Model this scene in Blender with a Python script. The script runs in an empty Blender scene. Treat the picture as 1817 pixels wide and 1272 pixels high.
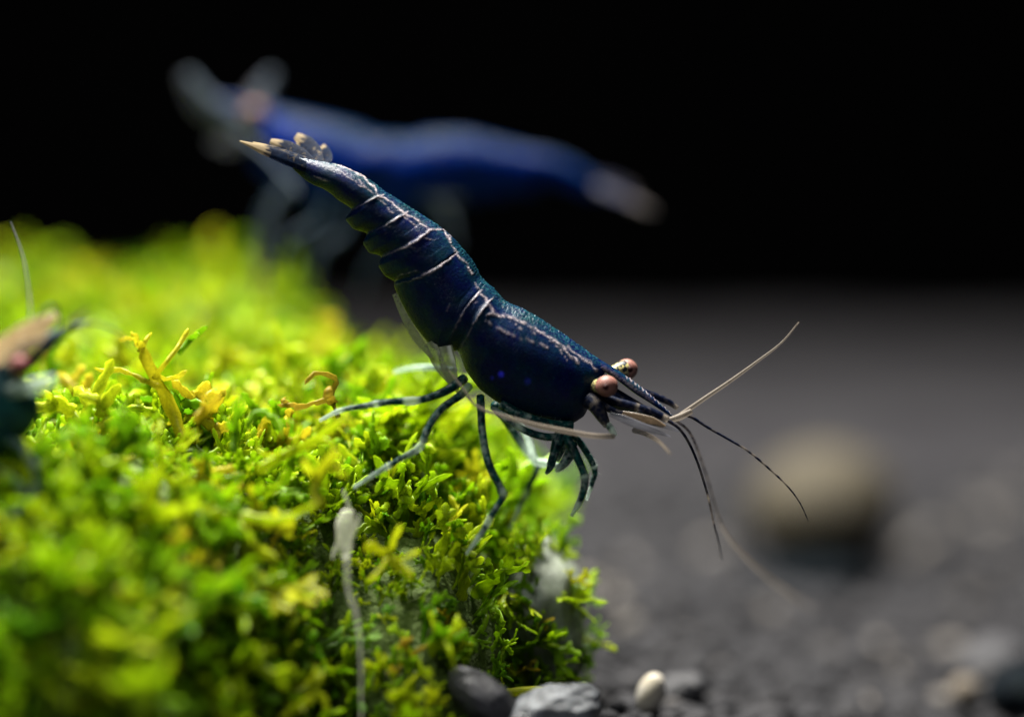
import bpy, math, random
import numpy as np
from mathutils import Vector

# ------------------------------------------------------------------ camera, world, lights, exposure
# All lengths below are authored in millimetres and written to the scene in metres.
MM = 0.001
PITCH = math.radians(8.0)
DIST, FPX = 180.0, 7200.0            # focus distance (mm), focal length in photo pixels (1817 wide)
CX, CY = 908.5, 636.0
RIGHT = np.array([1.0, 0, 0])
FWD = np.array([0, math.cos(PITCH), -math.sin(PITCH)])
UP = np.array([0, math.sin(PITCH), math.cos(PITCH)])
CAM = np.array([0, 0, 16.15]) - FWD * DIST

sc = bpy.context.scene
col = sc.collection
cam = bpy.data.cameras.new('camera')
camo = bpy.data.objects.new('camera', cam); col.objects.link(camo)
camo.location = Vector(CAM * MM)
camo.rotation_euler = (math.pi / 2 - PITCH, 0, 0)
cam.sensor_width = 36.0
cam.lens = 36.0 * FPX / 1817.0
cam.clip_start = 0.005; cam.clip_end = 10.0
cam.dof.use_dof = True
cam.dof.focus_distance = DIST * MM
cam.dof.aperture_fstop = cam.lens / 12.5
sc.camera = camo

w = bpy.data.worlds.new('World'); sc.world = w; w.use_nodes = True
w.node_tree.nodes['Background'].inputs[0].default_value = (0.55, 0.68, 1.0, 1)
w.node_tree.nodes['Background'].inputs[1].default_value = 0.035

def area(name, loc, target, sx, sy, power, color, spread=180):
    l = bpy.data.lights.new(name, 'AREA'); l.shape = 'RECTANGLE'
    l.size = sx * MM; l.size_y = sy * MM; l.energy = power; l.color = color
    l.spread = math.radians(spread)
    o = bpy.data.objects.new(name, l); col.objects.link(o)
    o.location = Vector(loc) * MM
    o.rotation_euler = (Vector(target) - Vector(loc)).to_track_quat('-Z', 'Y').to_euler()
    return o
area('tank_lamp', (-24, 36, 135), (-14, 10, 8), 80, 26, 0.84, (1.0, 0.965, 0.88), 130)
area('front_fill', (-90, -190, 210), (0, 0, 12), 60, 60, 0.27, (0.93, 0.96, 1.0))  # fill light added to lift the shrimp's face, not a lamp of the tank

sc.view_settings.view_transform = 'Standard'
sc.view_settings.look = 'None'
sc.view_settings.exposure = 0.0
sc.view_settings.gamma = 1.0
sc.view_settings.use_curve_mapping = False
sc.cycles.max_bounces = 10
sc.cycles.transparent_max_bounces = 12
sc.cycles.use_denoising = True

rng = np.random.default_rng(7)
random.seed(7)

# ------------------------------------------------------------------ helpers
def P(px, py, dz=0.0):
    d = DIST + dz
    return CAM + FWD * d + RIGHT * ((px - CX) / FPX * d) + UP * ((CY - py) / FPX * d)

def G(px, py, z=0.0):
    r = FWD + RIGHT * ((px - CX) / FPX) + UP * ((CY - py) / FPX)
    return CAM + r * ((z - CAM[2]) / r[2])

def G2(px, py, dz=0.0):
    p = G(px, py)
    for _ in range(12): p = G(px, py, float(gh(p[0], p[1])))
    return p + np.array([0, 0, dz])

def mesh_np(name, V, Q, T=None, attrs=None, smooth=True):
    """one mesh from arrays: V (n,3) mm, Q quads, T triangles, attrs {name: (n,)}"""
    me = bpy.data.meshes.new(name)
    V = np.asarray(V, dtype=np.float64)
    Q = np.zeros((0, 4), int) if Q is None or len(Q) == 0 else np.asarray(Q)
    T = np.zeros((0, 3), int) if T is None or len(T) == 0 else np.asarray(T)
    me.vertices.add(len(V)); me.vertices.foreach_set('co', (V * MM).astype(np.float32).ravel())
    nl = len(Q) * 4 + len(T) * 3
    me.loops.add(nl)
    me.loops.foreach_set('vertex_index', np.concatenate([Q.ravel(), T.ravel()]).astype(np.int32))
    me.polygons.add(len(Q) + len(T))
    st = np.concatenate([np.arange(len(Q)) * 4, len(Q) * 4 + np.arange(len(T)) * 3]).astype(np.int32)
    me.polygons.foreach_set('loop_start', st)
    me.polygons.foreach_set('use_smooth', np.full(len(Q) + len(T), smooth))
    me.update(calc_edges=True); me.validate()
    for k, a in (attrs or {}).items():
        at = me.attributes.new(k, 'FLOAT', 'POINT')
        at.data.foreach_set('value', np.asarray(a, dtype=np.float32))
    return me

def link(name, me, mat=None, parent=None, origin=None):
    """origin: mm; vertices given in world mm are shifted so that the object sits at origin"""
    o = bpy.data.objects.new(name, me)
    col.objects.link(o)
    if me is not None and mat is not None and not me.materials:
        me.materials.append(mat)
    if parent is not None:
        o.parent = parent
    elif origin is not None:
        o.location = Vector(origin) * MM
    return o

def tag(o, label, cat, group=None, kind=None):
    o['label'] = label; o['category'] = cat
    if group: o['group'] = group
    if kind: o['kind'] = kind
    return o

def empty(name, loc):
    o = bpy.data.objects.new(name, None); col.objects.link(o)
    o.empty_display_size = 0.002
    o.location = Vector(loc) * MM
    return o

def catmull(pts, n):
    p = np.asarray(pts, float)
    if len(p) == 2:
        t = np.linspace(0, 1, n)[:, None]; return p[0] * (1 - t) + p[1] * t
    q = np.vstack([2 * p[0] - p[1], p, 2 * p[-1] - p[-2]])
    seg = np.linalg.norm(np.diff(p[:, :2], axis=0), axis=1) + 1e-9
    cum = np.concatenate([[0], np.cumsum(seg)]) / seg.sum()
    out = []
    for s in np.linspace(0, 1, n):
        i = min(max(np.searchsorted(cum, s, side='right') - 1, 0), len(seg) - 1)
        t = (s - cum[i]) / (cum[i + 1] - cum[i])
        a, b, c, d = q[i], q[i + 1], q[i + 2], q[i + 3]
        out.append(0.5 * ((2 * b) + (c - a) * t + (2 * a - 5 * b + 4 * c - d) * t * t + (3 * b - a - 3 * c + d) * t ** 3))
    return np.array(out)

def tube(path, rad, sides=10, flat=1.0, flat_dir=None):
    """tube along path (n,3) with radii (n,); flat squashes the section along flat_dir"""
    path = np.asarray(path, float); n = len(path)
    rad = np.broadcast_to(rad, (n,))
    tan = np.gradient(path, axis=0); tan /= np.linalg.norm(tan, axis=1)[:, None] + 1e-12
    ref = np.array(flat_dir if flat_dir is not None else FWD, float)
    V = []
    for i in range(n):
        b = ref - tan[i] * np.dot(ref, tan[i])
        if np.linalg.norm(b) < 1e-4: b = np.cross(tan[i], [0.3, 0.5, 0.8])
        b /= np.linalg.norm(b); a = np.cross(b, tan[i])
        th = np.arange(sides) * 2 * math.pi / sides
        V.append(path[i] + rad[i] * (np.cos(th)[:, None] * a + flat * np.sin(th)[:, None] * b))
    V = np.vstack(V)
    i = np.arange(n - 1)[:, None] * sides; j = np.arange(sides)[None, :]; k = (j + 1) % sides
    Q = np.stack([i + j, i + k, i + sides + k, i + sides + j], -1).reshape(-1, 4)
    # caps
    T = []
    c0 = len(V); V = np.vstack([V, path[:1], path[-1:]])
    for s in range(sides):
        T.append((c0, (s + 1) % sides, s)); T.append((c0 + 1, (n - 1) * sides + s, (n - 1) * sides + (s + 1) % sides))
    return V, Q, np.array(T), np.concatenate([np.repeat(np.linspace(0, 1, n), sides), [0, 1]])

ICO = {}
def ico(level):
    if level in ICO: return ICO[level]
    f = (1 + 5 ** .5) / 2
    v = [(-1, f, 0), (1, f, 0), (-1, -f, 0), (1, -f, 0), (0, -1, f), (0, 1, f), (0, -1, -f), (0, 1, -f), (f, 0, -1), (f, 0, 1), (-f, 0, -1), (-f, 0, 1)]
    v = [np.array(a) / np.linalg.norm(a) for a in v]
    F = [(0, 11, 5), (0, 5, 1), (0, 1, 7), (0, 7, 10), (0, 10, 11), (1, 5, 9), (5, 11, 4), (11, 10, 2), (10, 7, 6), (7, 1, 8),
         (3, 9, 4), (3, 4, 2), (3, 2, 6), (3, 6, 8), (3, 8, 9), (4, 9, 5), (2, 4, 11), (6, 2, 10), (8, 6, 7), (9, 8, 1)]
    for _ in range(level):
        mid = {}; F2 = []
        def m(a, b):
            k = (min(a, b), max(a, b))
            if k not in mid:
                c = v[a] + v[b]; v.append(c / np.linalg.norm(c)); mid[k] = len(v) - 1
            return mid[k]
        for a, b, c in F:
            x, y, z = m(a, b), m(b, c), m(c, a)
            F2 += [(a, x, z), (b, y, x), (c, z, y), (x, y, z)]
        F = F2
    ICO[level] = (np.array(v), np.array(F)); return ICO[level]

def lumps(V, seed, amp, freq):
    """cheap smooth noise: sum of random plane waves, per point"""
    r = np.random.default_rng(seed); out = np.zeros(len(V))
    for k in range(9):
        d = r.normal(size=3); d /= np.linalg.norm(d)
        f = freq * (0.6 + 1.6 * r.random())
        out += np.sin(V @ d * f + r.random() * 6.28) / (0.6 + f / freq)
    return out * amp / 3

# ------------------------------------------------------------------ materials
def dim(c, k=0.66): return tuple(x * k for x in c)
class M:
    def __init__(s, name):
        s.m = bpy.data.materials.new(name); s.m.use_nodes = True
        s.nt = s.m.node_tree; s.bsdf = s.nt.nodes['Principled BSDF']; s.out = s.nt.nodes['Material Output']
        s._co = None
    def n(s, t, **kw):
        x = s.nt.nodes.new(t)
        for k, v in kw.items(): setattr(x, k, v)
        return x
    def l(s, a, b): s.nt.links.new(a, b)
    def co(s):   # object coordinates in mm
        if s._co is None:
            tc = s.n('ShaderNodeTexCoord'); vm = s.n('ShaderNodeVectorMath', operation='SCALE'); vm.inputs['Scale'].default_value = 1000
            s.l(tc.outputs['Object'], vm.inputs[0]); s._co = vm.outputs[0]
        return s._co
    def noise(s, scale, detail=4, rough=0.55):
        x = s.n('ShaderNodeTexNoise'); x.inputs['Scale'].default_value = scale
        x.inputs['Detail'].default_value = detail; x.inputs['Roughness'].default_value = rough
        s.l(s.co(), x.inputs['Vector']); return x.outputs['Fac']
    def attr(s, name):
        return s.n('ShaderNodeAttribute', attribute_name=name).outputs['Fac']
    def ramp(s, fac, stops):
        r = s.n('ShaderNodeValToRGB'); e = r.color_ramp.elements
        while len(e) < len(stops): e.new(0.5)
        for el, (p, c) in zip(e, stops):
            el.position = p; el.color = (c, c, c, 1) if isinstance(c, (int, float)) else (*c, 1)
        s.l(fac, r.inputs['Fac']); return r.outputs['Color']
    def mix(s, fac, a, b, mode='MIX'):
        x = s.n('ShaderNodeMix', data_type='RGBA', blend_type=mode)
        for sock, v in ((x.inputs[0], fac), (x.inputs[6], a), (x.inputs[7], b)):
            if isinstance(v, (int, float)): sock.default_value = v
            elif isinstance(v, tuple): sock.default_value = (*v, 1)
            else: s.l(v, sock)
        return x.outputs[2]
    def math(s, op, a, b):
        x = s.n('ShaderNodeMath', operation=op)
        for sock, v in zip(x.inputs, (a, b)):
            if isinstance(v, (int, float)): sock.default_value = v
            else: s.l(v, sock)
        return x.outputs[0]
    def bump(s, h, strength, dist):
        b = s.n('ShaderNodeBump'); b.inputs['Strength'].default_value = strength; b.inputs['Distance'].default_value = dist * MM
        s.l(h, b.inputs['Height']); s.l(b.outputs['Normal'], s.bsdf.inputs['Normal']); return b.outputs['Normal']
    def set(s, **kw):
        for k, v in kw.items():
            i = s.bsdf.inputs[k.replace('_', ' ')]
            if isinstance(v, (int, float)): i.default_value = v
            elif isinstance(v, tuple): i.default_value = (*v, 1) if i.type == 'RGBA' else v
            else: s.l(v, i)
        return s
    def translucent(s, color, fac, alpha=None):
        t = s.n('ShaderNodeBsdfTranslucent'); mx = s.n('ShaderNodeMixShader')
        if isinstance(color, tuple): t.inputs[0].default_value = (*color, 1)
        else: s.l(color, t.inputs[0])
        mx.inputs[0].default_value = fac
        s.l(s.bsdf.outputs[0], mx.inputs[1]); s.l(t.outputs[0], mx.inputs[2])
        last = mx.outputs[0]
        if alpha is not None:
            tr = s.n('ShaderNodeBsdfTransparent'); m2 = s.n('ShaderNodeMixShader')
            if isinstance(alpha, (int, float)): m2.inputs[0].default_value = alpha
            else: s.l(alpha, m2.inputs[0])
            s.l(tr.outputs[0], m2.inputs[1]); s.l(last, m2.inputs[2]); last = m2.outputs[0]
        s.l(last, s.out.inputs['Surface']); return s

def shell_material(name, navy, teal, dorsal, dorsal_amt, pale, speck=.35):
    m = M(name)
    big = m.noise(0.9, 3); fine = m.noise(9, 4, 0.7); spk = m.noise(8, 3, 0.7)
    c = m.mix(m.ramp(big, [(0.38, 0.0), (0.66, 0.8)]), navy, teal)
    vent = m.ramp(m.attr('vent'), [(0.72, 0.0), (0.98, 0.5)])
    c = m.mix(m.math('MULTIPLY', vent, m.ramp(fine, [(0.35, 0.0), (0.7, 1.0)])), c, teal)
    d = m.ramp(m.attr('vent'), [(0.02 if dorsal_amt < .9 else .20, 1.0), (0.13 if dorsal_amt < 0.9 else 0.44, 0.0)])
    if dorsal_amt < .9: d = m.math('MULTIPLY', d, m.math('MULTIPLY', m.ramp(spk, [(0.46, 0.03), (0.60, 1.0)]), dorsal_amt))
    else: d = m.math('MULTIPLY', d, m.ramp(big, [(0.35, 1.0), (0.65, .82)]))
    c = m.mix(d, c, dorsal)
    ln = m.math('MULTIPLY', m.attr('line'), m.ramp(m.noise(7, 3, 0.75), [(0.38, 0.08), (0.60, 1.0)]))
    c = m.mix(ln, c, pale)  # reflections on back and plate edges painted into the shell colour
    c = m.mix(m.attr('spot'), c, (0.03, 0.03, 0.75))
    c = m.mix(m.ramp(m.noise(3.0, 4, .7), [(.42, 0.0), (.68, .75)]), c, m.mix(0.5, c, (0.0, 0.0, 0.0)))
    c = m.mix(m.ramp(m.noise(11, 2, .5), [(.62, 0.0), (.72, speck)]), c, dorsal)
    m.set(Base_Color=c, Roughness=m.ramp(fine, [(0.3, 0.22), (0.7, 0.38)]), Specular_IOR_Level=0.10 if dorsal_amt < .9 else 0.02)
    m.bump(m.math('ADD', m.math('MULTIPLY', spk, 0.6), m.math('MULTIPLY', fine, 0.5)), 0.45, 0.09)
    return m.m

def limb_material(name, dark, mid, pale, alpha_pale=0.75, rough=.35, spec=.14):
    pale = dim(pale)
    m = M(name)
    nz = m.noise(5, 3, 0.65)
    c = m.mix(m.ramp(nz, [(0.42, 0.0), (0.66, 1.0)]), dark, mid)
    f = m.ramp(m.math('ADD', m.attr('pale'), m.math('MULTIPLY', m.math('SUBTRACT', m.noise(4, 2), .42), .9)), [(0.12, 0.0), (0.62, 1.0)])
    c = m.mix(f, c, pale)
    m.set(Base_Color=c, Roughness=rough, Specular_IOR_Level=spec)
    a = m.math('SUBTRACT', 1.0, m.math('MULTIPLY', f, 1 - alpha_pale))
    m.bump(nz, 0.3, 0.05)
    m.translucent(c, 0.45, a)
    return m.m

def film_material(name, c1, c2, alpha, trans=0.5, scale=2.0):
    c1, c2 = dim(c1), dim(c2)
    m = M(name)
    nz = m.noise(scale, 4, 0.6)
    c = m.mix(nz, c1, c2)
    m.set(Base_Color=c, Roughness=0.3, Specular_IOR_Level=0.5)
    m.translucent(c, trans, m.ramp(nz, [(0.3, alpha * 0.7), (0.7, min(1.0, alpha * 1.2))]))
    return m.m

def eye_material(name, c1, c2):
    c1, c2 = dim(c1), dim(c2)
    m = M(name)
    c = m.mix(m.ramp(m.noise(3.2, 3), [(0.35, 0.0), (0.65, 1.0)]), c1, c2)
    m.set(Base_Color=c, Roughness=0.5, Specular_IOR_Level=0.2, Subsurface_Weight=0.25, Subsurface_Scale=0.0002, Subsurface_Radius=(1.0, 0.4, 0.3))
    m.bump(m.noise(14, 2), 0.12, 0.05)
    return m.m

def stone_material(name, c1, c2, c3, scale, rough=0.6, bump=0.5, spec=0.15):
    c1, c2, c3 = dim(c1), dim(c2), dim(c3)
    m = M(name)
    a = m.noise(scale, 6, 0.65); b = m.noise(scale * 5, 4, 0.7); g = m.noise(scale * 0.5, 2)
    c = m.mix(m.ramp(a, [(0.38, 0.0), (0.64, 1.0)]), c1, c2)
    c = m.mix(m.ramp(b, [(0.55, 0.0), (0.72, 0.8)]), c, c3)
    c = m.mix(m.ramp(g, [(0.45, 0.0), (0.7, 0.4)]), c, tuple(x * 0.5 for x in c1))
    m.set(Base_Color=c, Roughness=rough, Specular_IOR_Level=spec)
    m.bump(m.math('ADD', a, m.math('MULTIPLY', b, 0.5)), bump, 0.25)
    return m.m

# moss: thin translucent thalli
def moss_material():
    m = M('moss_thallus')
    h, t = m.attr('hue'), m.attr('tip')
    base = m.ramp(h, [(0.0, (0.05, 0.16, 0.002)), (0.35, (0.17, 0.34, 0.002)), (0.62, (0.38, 0.47, 0.003)), (0.86, (0.46, 0.38, 0.008)), (1.0, (0.11, 0.07, 0.02))])
    tipc = m.ramp(h, [(0.0, (0.16, 0.42, 0.01)), (0.4, (0.38, 0.60, 0.008)), (0.7, (0.62, 0.68, 0.02)), (0.9, (0.66, 0.50, 0.04)), (1.0, (0.24, 0.13, 0.05))])
    c = m.mix(m.ramp(t, [(0.35, 0.0), (1.0, 1.0)]), base, tipc)
    nz = m.noise(7, 3, 0.6)
    c = m.mix(m.ramp(nz, [(0.35, 0.0), (0.65, 0.32)]), c, (0.05, 0.10, 0.002))
    m.set(Base_Color=c, Roughness=0.33, Specular_IOR_Level=0.22)
    m.bump(nz, 0.35, 0.06)
    m.translucent(c, 0.6, 0.86)
    return m.m
MOSS = moss_material()
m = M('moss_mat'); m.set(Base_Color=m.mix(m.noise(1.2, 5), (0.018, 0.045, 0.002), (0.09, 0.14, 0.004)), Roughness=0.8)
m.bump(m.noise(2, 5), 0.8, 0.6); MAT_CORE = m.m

NAVY = shell_material('navy_shell', (0.0002, 0.0024, 0.030), (0.0006, 0.013, 0.019), (0.009, 0.055, 0.062), 0.75, (0.42, 0.35, 0.36))
BLUE = shell_material('blue_shell', (0.0006, 0.012, 0.16), (0.0006, 0.010, 0.08), (0.0028, 0.010, 0.020), 1.0, (0.09, 0.085, 0.09), 0.0)
TEAL = shell_material('dark_teal_shell', (0.006, 0.032, 0.038), (0.012, 0.07, 0.07), (0.06, 0.09, 0.07), 0.5, (0.2, 0.22, 0.2))
LIMB = limb_material('banded_limb', (0.0012, 0.016, 0.020), (0.006, 0.085, 0.07), (0.70, 0.86, 0.76), 0.6)
LIMB_B = limb_material('blue_grey_limb', (0.006, 0.02, 0.04), (0.02, 0.05, 0.08), (0.11, 0.14, 0.18))
FEEL = limb_material('feeler', (0.002, 0.005, 0.018), (0.006, 0.010, 0.03), (0.26, 0.22, 0.18), 0.62)
FAN = limb_material('tail_blade', (0.001, 0.004, 0.014), (0.002, 0.008, 0.025), (0.36, 0.28, 0.17), 0.92, .6, .04)
FAN_B = limb_material('pale_tail_blade', (0.03, 0.033, 0.06), (0.05, 0.05, 0.08), (0.20, 0.18, 0.18), 0.9)
SCALE = film_material('pale_scale', (0.14, 0.15, 0.20), (0.22, 0.22, 0.25), 0.42)
TAN = film_material('tan_scale', (0.16, 0.11, 0.065), (0.25, 0.18, 0.115), 0.85, 0.4, 5)
FILM = film_material('swimmeret_film', (0.30, 0.33, 0.20), (0.62, 0.64, 0.46), 0.66)
EYE = eye_material('salmon_eye', (0.26, 0.125, 0.10), (0.20, 0.085, 0.068))
m = M('eye_pupil'); m.set(Base_Color=(0.02, 0.005, 0.005), Roughness=0.6, Specular_IOR_Level=.1); PUPIL = m.m
m = M('speckled_stalk'); m.set(Base_Color=m.mix(m.ramp(m.noise(7, 2), [(0.47, 0.0), (0.56, 1.0)]), (0.01, 0.015, 0.02), (0.32, 0.28, 0.11)), Roughness=0.35); STALK = m.m

# ------------------------------------------------------------------ setting: tank floor, back panel
m = M('tank_floor')
c = m.mix(m.ramp(m.noise(0.10, 4, 0.6), [(0.35, 0.0), (0.65, 1.0)]), (0.020, 0.019, 0.022), (0.042, 0.041, 0.044))
c = m.mix(m.ramp(m.noise(0.75, 3, 0.7), [(0.45, 0.0), (0.7, 0.7)]), c, (0.015, 0.015, 0.02))
m.set(Base_Color=c, Roughness=0.9, Specular_IOR_Level=.08); m.bump(m.noise(0.8, 5), 0.9, 0.8); FLOOR = m.m
m = M('black_panel'); m.set(Base_Color=m.mix(m.noise(0.05, 2), (0.0004, 0.0004, 0.0005), (0.0006, 0.0006, 0.0006)), Roughness=1.0, Specular_IOR_Level=0.0); BLACK = m.m

nx, ny = 130, 150
gx, gy = np.meshgrid(np.linspace(-150, 170, nx), np.linspace(-60, 137, ny))
def gh(x, y=0.0): return -np.clip((np.asarray(x) - 3) * .2, 0, 3.4) * np.clip(1 - (np.asarray(y) - 25) / 60, 0, 1)
gz = gh(gx.ravel(), gy.ravel()) - 0.9 + 0.35 * lumps(np.stack([gx.ravel(), gy.ravel(), gx.ravel() * 0], 1), 3, 1.0, 0.35)
idx = np.arange(nx * ny).reshape(ny, nx)
Q = np.stack([idx[:-1, :-1], idx[:-1, 1:], idx[1:, 1:], idx[1:, :-1]], -1).reshape(-1, 4)
o = link('ground', mesh_np('ground', np.stack([gx.ravel(), gy.ravel(), gz], 1), Q), FLOOR)
tag(o, 'dark grey sandy floor of the tank running back to the black panel', 'tank floor', kind='structure')
bx0, bx1, by0, by1, bz0, bz1 = -150, 170, 136, 139, -4, 220
V = [(x, y, z) for x in (bx0, bx1) for y in (by0, by1) for z in (bz0, bz1)]
Q = [(0, 1, 3, 2), (4, 6, 7, 5), (0, 4, 5, 1), (2, 3, 7, 6), (0, 2, 6, 4), (1, 5, 7, 3)]
o = link('wall_back', mesh_np('wall_back', V, Q, smooth=False), BLACK)
tag(o, 'plain black panel behind the tank', 'back panel', kind='structure')

# ------------------------------------------------------------------ moss mound (core height field + fronds)
def bump2(x, y):
    return (np.sin(x * .42 + 1.3) * np.cos(y * .33 + .4) + .6 * np.sin(x * .85 - y * .55 + 2.1) + .45 * np.cos(x * 1.3 + y * 1.1)) * 0.75

def core_h(x, y):
    x = np.asarray(x, float); y = np.asarray(y, float)
    # signed distance (mm) inside the footprint; right edge and front edge
    right = 1.3 + 0.10 * np.clip(y, 0, 10) - 0.40 * np.clip(y - 15, 0, 80) + 0.6 * np.sin(y * .35)
    front = -15.5 + 9.8 * np.clip((x + 18) / 10.0, 0, 1) ** 0.9 + 0.6 * np.sin(x * .5) + 5.0 * np.clip((x + 3.5) / 4.5, 0, 1)
    d1, d2 = right - x, y - front
    k = 2.0
    d = -np.log(np.exp(-np.clip(d1, -30, 30) / k) + np.exp(-np.clip(d2, -30, 30) / k)) * k
    t = np.clip(d / 10.5, 0, 1)
    back = np.clip((62 - y) / 22, 0, 1)
    h = 12.2 * (1 - (1 - t) ** 2.0) ** 0.55 * back ** 0.5
    h = h + np.where(t > 0, np.clip(t * 2, 0, 1) * (bump2(x, y) + 0.03 * np.clip(y, 0, 45) + 0.055 * np.clip(y - 6, 0, 34) * np.clip((-9 - x) / 7, 0, 1)), 0)
    return h * (t > 0) - 0.6

xs = np.arange(-40, 12, 0.6); ys = np.arange(-22, 66, 0.6)
X, Y = np.meshgrid(xs, ys); H = core_h(X, Y)
idx = np.arange(X.size).reshape(X.shape)
Q = np.stack([idx[:-1, :-1], idx[:-1, 1:], idx[1:, 1:], idx[1:, :-1]], -1).reshape(-1, 4)
keep = (H.ravel()[Q] > -0.55).any(1); Q = Q[keep]
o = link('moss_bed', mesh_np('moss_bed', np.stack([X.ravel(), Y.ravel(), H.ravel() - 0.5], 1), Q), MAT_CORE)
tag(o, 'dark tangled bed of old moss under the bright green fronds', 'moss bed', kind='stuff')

def branch(p0, d, side, ln, wd, curl, rings, fork_w=1.0, r=random):
    """flattened strap: returns V, Q, tip attribute, end point, end direction"""
    n = rings
    t = np.linspace(0, 1, n)
    bend = np.cross(side, d)
    path = p0 + np.outer(t, d) * ln + np.outer(t ** 2, bend) * ln * curl
    # rounded club tip
    prof = np.interp(t, [0, .15, .55, .82, .94, 1.0], [.95, 1.0, .92, 1.0 * fork_w, .85 * fork_w, .22]) * (1 + .24 * np.sin(t * r.uniform(9, 18) + r.random() * 6))
    V, Q, T, a = tube(path, prof * wd, 6, 0.30, side)
    V = V[:-2]; a = a[:-2]
    return V, Q, a, path[int(n * .78)], (path[-1] - path[-2]) / np.linalg.norm(path[-1] - path[-2])

def frond_proto(seed, rings, nb):
    r = random.Random(seed)
    Vs, Qs, As = [], [], []; off = 0
    def add(V, Q, a):
        nonlocal off
        Vs.append(V); Qs.append(Q + off); As.append(a); off += len(V)
    side = np.array([0, 1.0, 0])
    stack = [(np.zeros(3), np.array([0, 0, 1.0]), 1.0, 0)]
    count = 0
    while stack and count < nb:
        p, d, s, lev = stack.pop(0); count += 1
        ln = s * r.uniform(.65, 1.35); wd = .165 * (0.9 ** lev) * r.uniform(.75, 1.25)
        sd = side + np.array([r.gauss(0, .25), 0, r.gauss(0, .25)]); sd -= d * np.dot(sd, d); sd /= np.linalg.norm(sd)
        V, Q, a, e, de = branch(p, d, sd, ln, wd, r.uniform(-.35, .35), rings, r=r)
        # bow out of plane
        V = V + np.outer(np.clip((V - p) @ d, 0, 9) ** 2, sd) * r.uniform(-.18, .18)
        add(V, Q, (lev + a) / 4.2)
        for sg in (1, -1):
            ang = sg * r.uniform(.35, .85)
            bd = np.cross(sd, d); nd = d * math.cos(ang) + bd * math.sin(ang) + sd * r.gauss(0, .22)
            nd /= np.linalg.norm(nd)
            q = p + d * ln * (r.uniform(.72, .85) if r.random() < .6 else r.uniform(.35, .6))
            stack.append((q, nd, s * r.uniform(.55, .98), lev + 1))
    return np.vstack(Vs), np.vstack(Qs), np.clip(np.concatenate(As), 0, 1)

PROTO_NEAR = [frond_proto(100 + i, 6, 10 + i % 5) for i in range(14)]
PROTO_FAR = [frond_proto(200 + i, 5, 5) for i in range(6)]

# sample the bed's surface by true area
dHx = np.gradient(H, axis=1) / 0.6; dHy = np.gradient(H, axis=0) / 0.6
slope = np.sqrt(1 + np.clip(dHx ** 2 + dHy ** 2, 0, 40))
inside = H > -0.3
dens = np.where(Y < 22, 2.1, np.where(Y < 40, 0.9, 0.55)) * inside * slope
# the corner stone stays thinly covered
stone_zone = (X > -2.4) & (Y < 7) & (H < 7.2)
dens = np.where(stone_zone, dens * 0.35, dens)
# outside the view and behind the crest nothing shows
halfw = (Y + 180) * 908 / FPX + 3.5
dens = dens * (X > -halfw)
FEET = [P(840, 970, -2.5)[:2], P(860, 940, -2.5)[:2], P(880, 905, -2)[:2], P(645, 852, -2.5)[:2], P(690, 828, -2)[:2], P(590, 738, -2)[:2], P(640, 720, -2)[:2], P(265, 650, -3)[:2], P(300, 690, -3)[:2], P(330, 640, -2)[:2], P(570, 690, -3)[:2], P(530, 715, -3)[:2]]
NF = 3300
pick = rng.choice(X.size, NF, p=(dens / dens.sum()).ravel())
Vl, Ql, Al, Hl = [], [], [], []; off = 0
for k in pick:
    iy, ix = np.unravel_index(k, X.shape)
    x = X[iy, ix] + rng.uniform(-.3, .3); y = Y[iy, ix] + rng.uniform(-.3, .3)
    nrm = np.array([-dHx[iy, ix], -dHy[iy, ix], 1.0]); nrm /= np.linalg.norm(nrm)
    z = H[iy, ix] - 0.5
    dirv = nrm * 0.8 + np.array([0, 0, 0.55]) + rng.normal(size=3) * 0.5
    if dirv[2] < -0.1: dirv[2] *= .3
    dirv /= np.linalg.norm(dirv)
    sd = rng.normal(size=3); sd -= dirv * sd.dot(dirv); sd /= np.linalg.norm(sd)
    bt = np.cross(sd, dirv)
    far = y > 24
    Vp, Qp, Ap = (PROTO_FAR if far else PROTO_NEAR)[rng.integers(6 if far else 14)]
    s = float(np.clip(rng.lognormal(.1, .3), .6, 2.2)) * (1.15 if far else 1.0)
    if x > .3 and y < 25: s = min(s, .85)
    stretch = rng.uniform(1.5, 2.1) if rng.random() < .08 and not far and dirv[2] < .55 and x < -4 else 1.0
    if far: s = min(s, 1.7)
    brown = rng.random() < .02
    if brown: s, stretch = min(s, .9), 1.0
    # keep the shrimp's feet clear: nothing tall grows right where it stands
    if min(np.hypot(x - a, y - b) for a, b in FEET) < 1.7: s = .6
    Vw = (Vp[:, :1] * bt + Vp[:, 1:2] * sd + Vp[:, 2:] * dirv * stretch) * s + np.array([x, y, z])
    Vl.append(Vw); Ql.append(Qp + off); off += len(Vp)
    Al.append(Ap)
    hue = np.clip(rng.normal(.43, .17) + 0.012 * (z - 8), 0.02, .84)
    if brown: hue = rng.uniform(.84, .95)
    Hl.append(np.full(len(Vp), hue))
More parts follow.
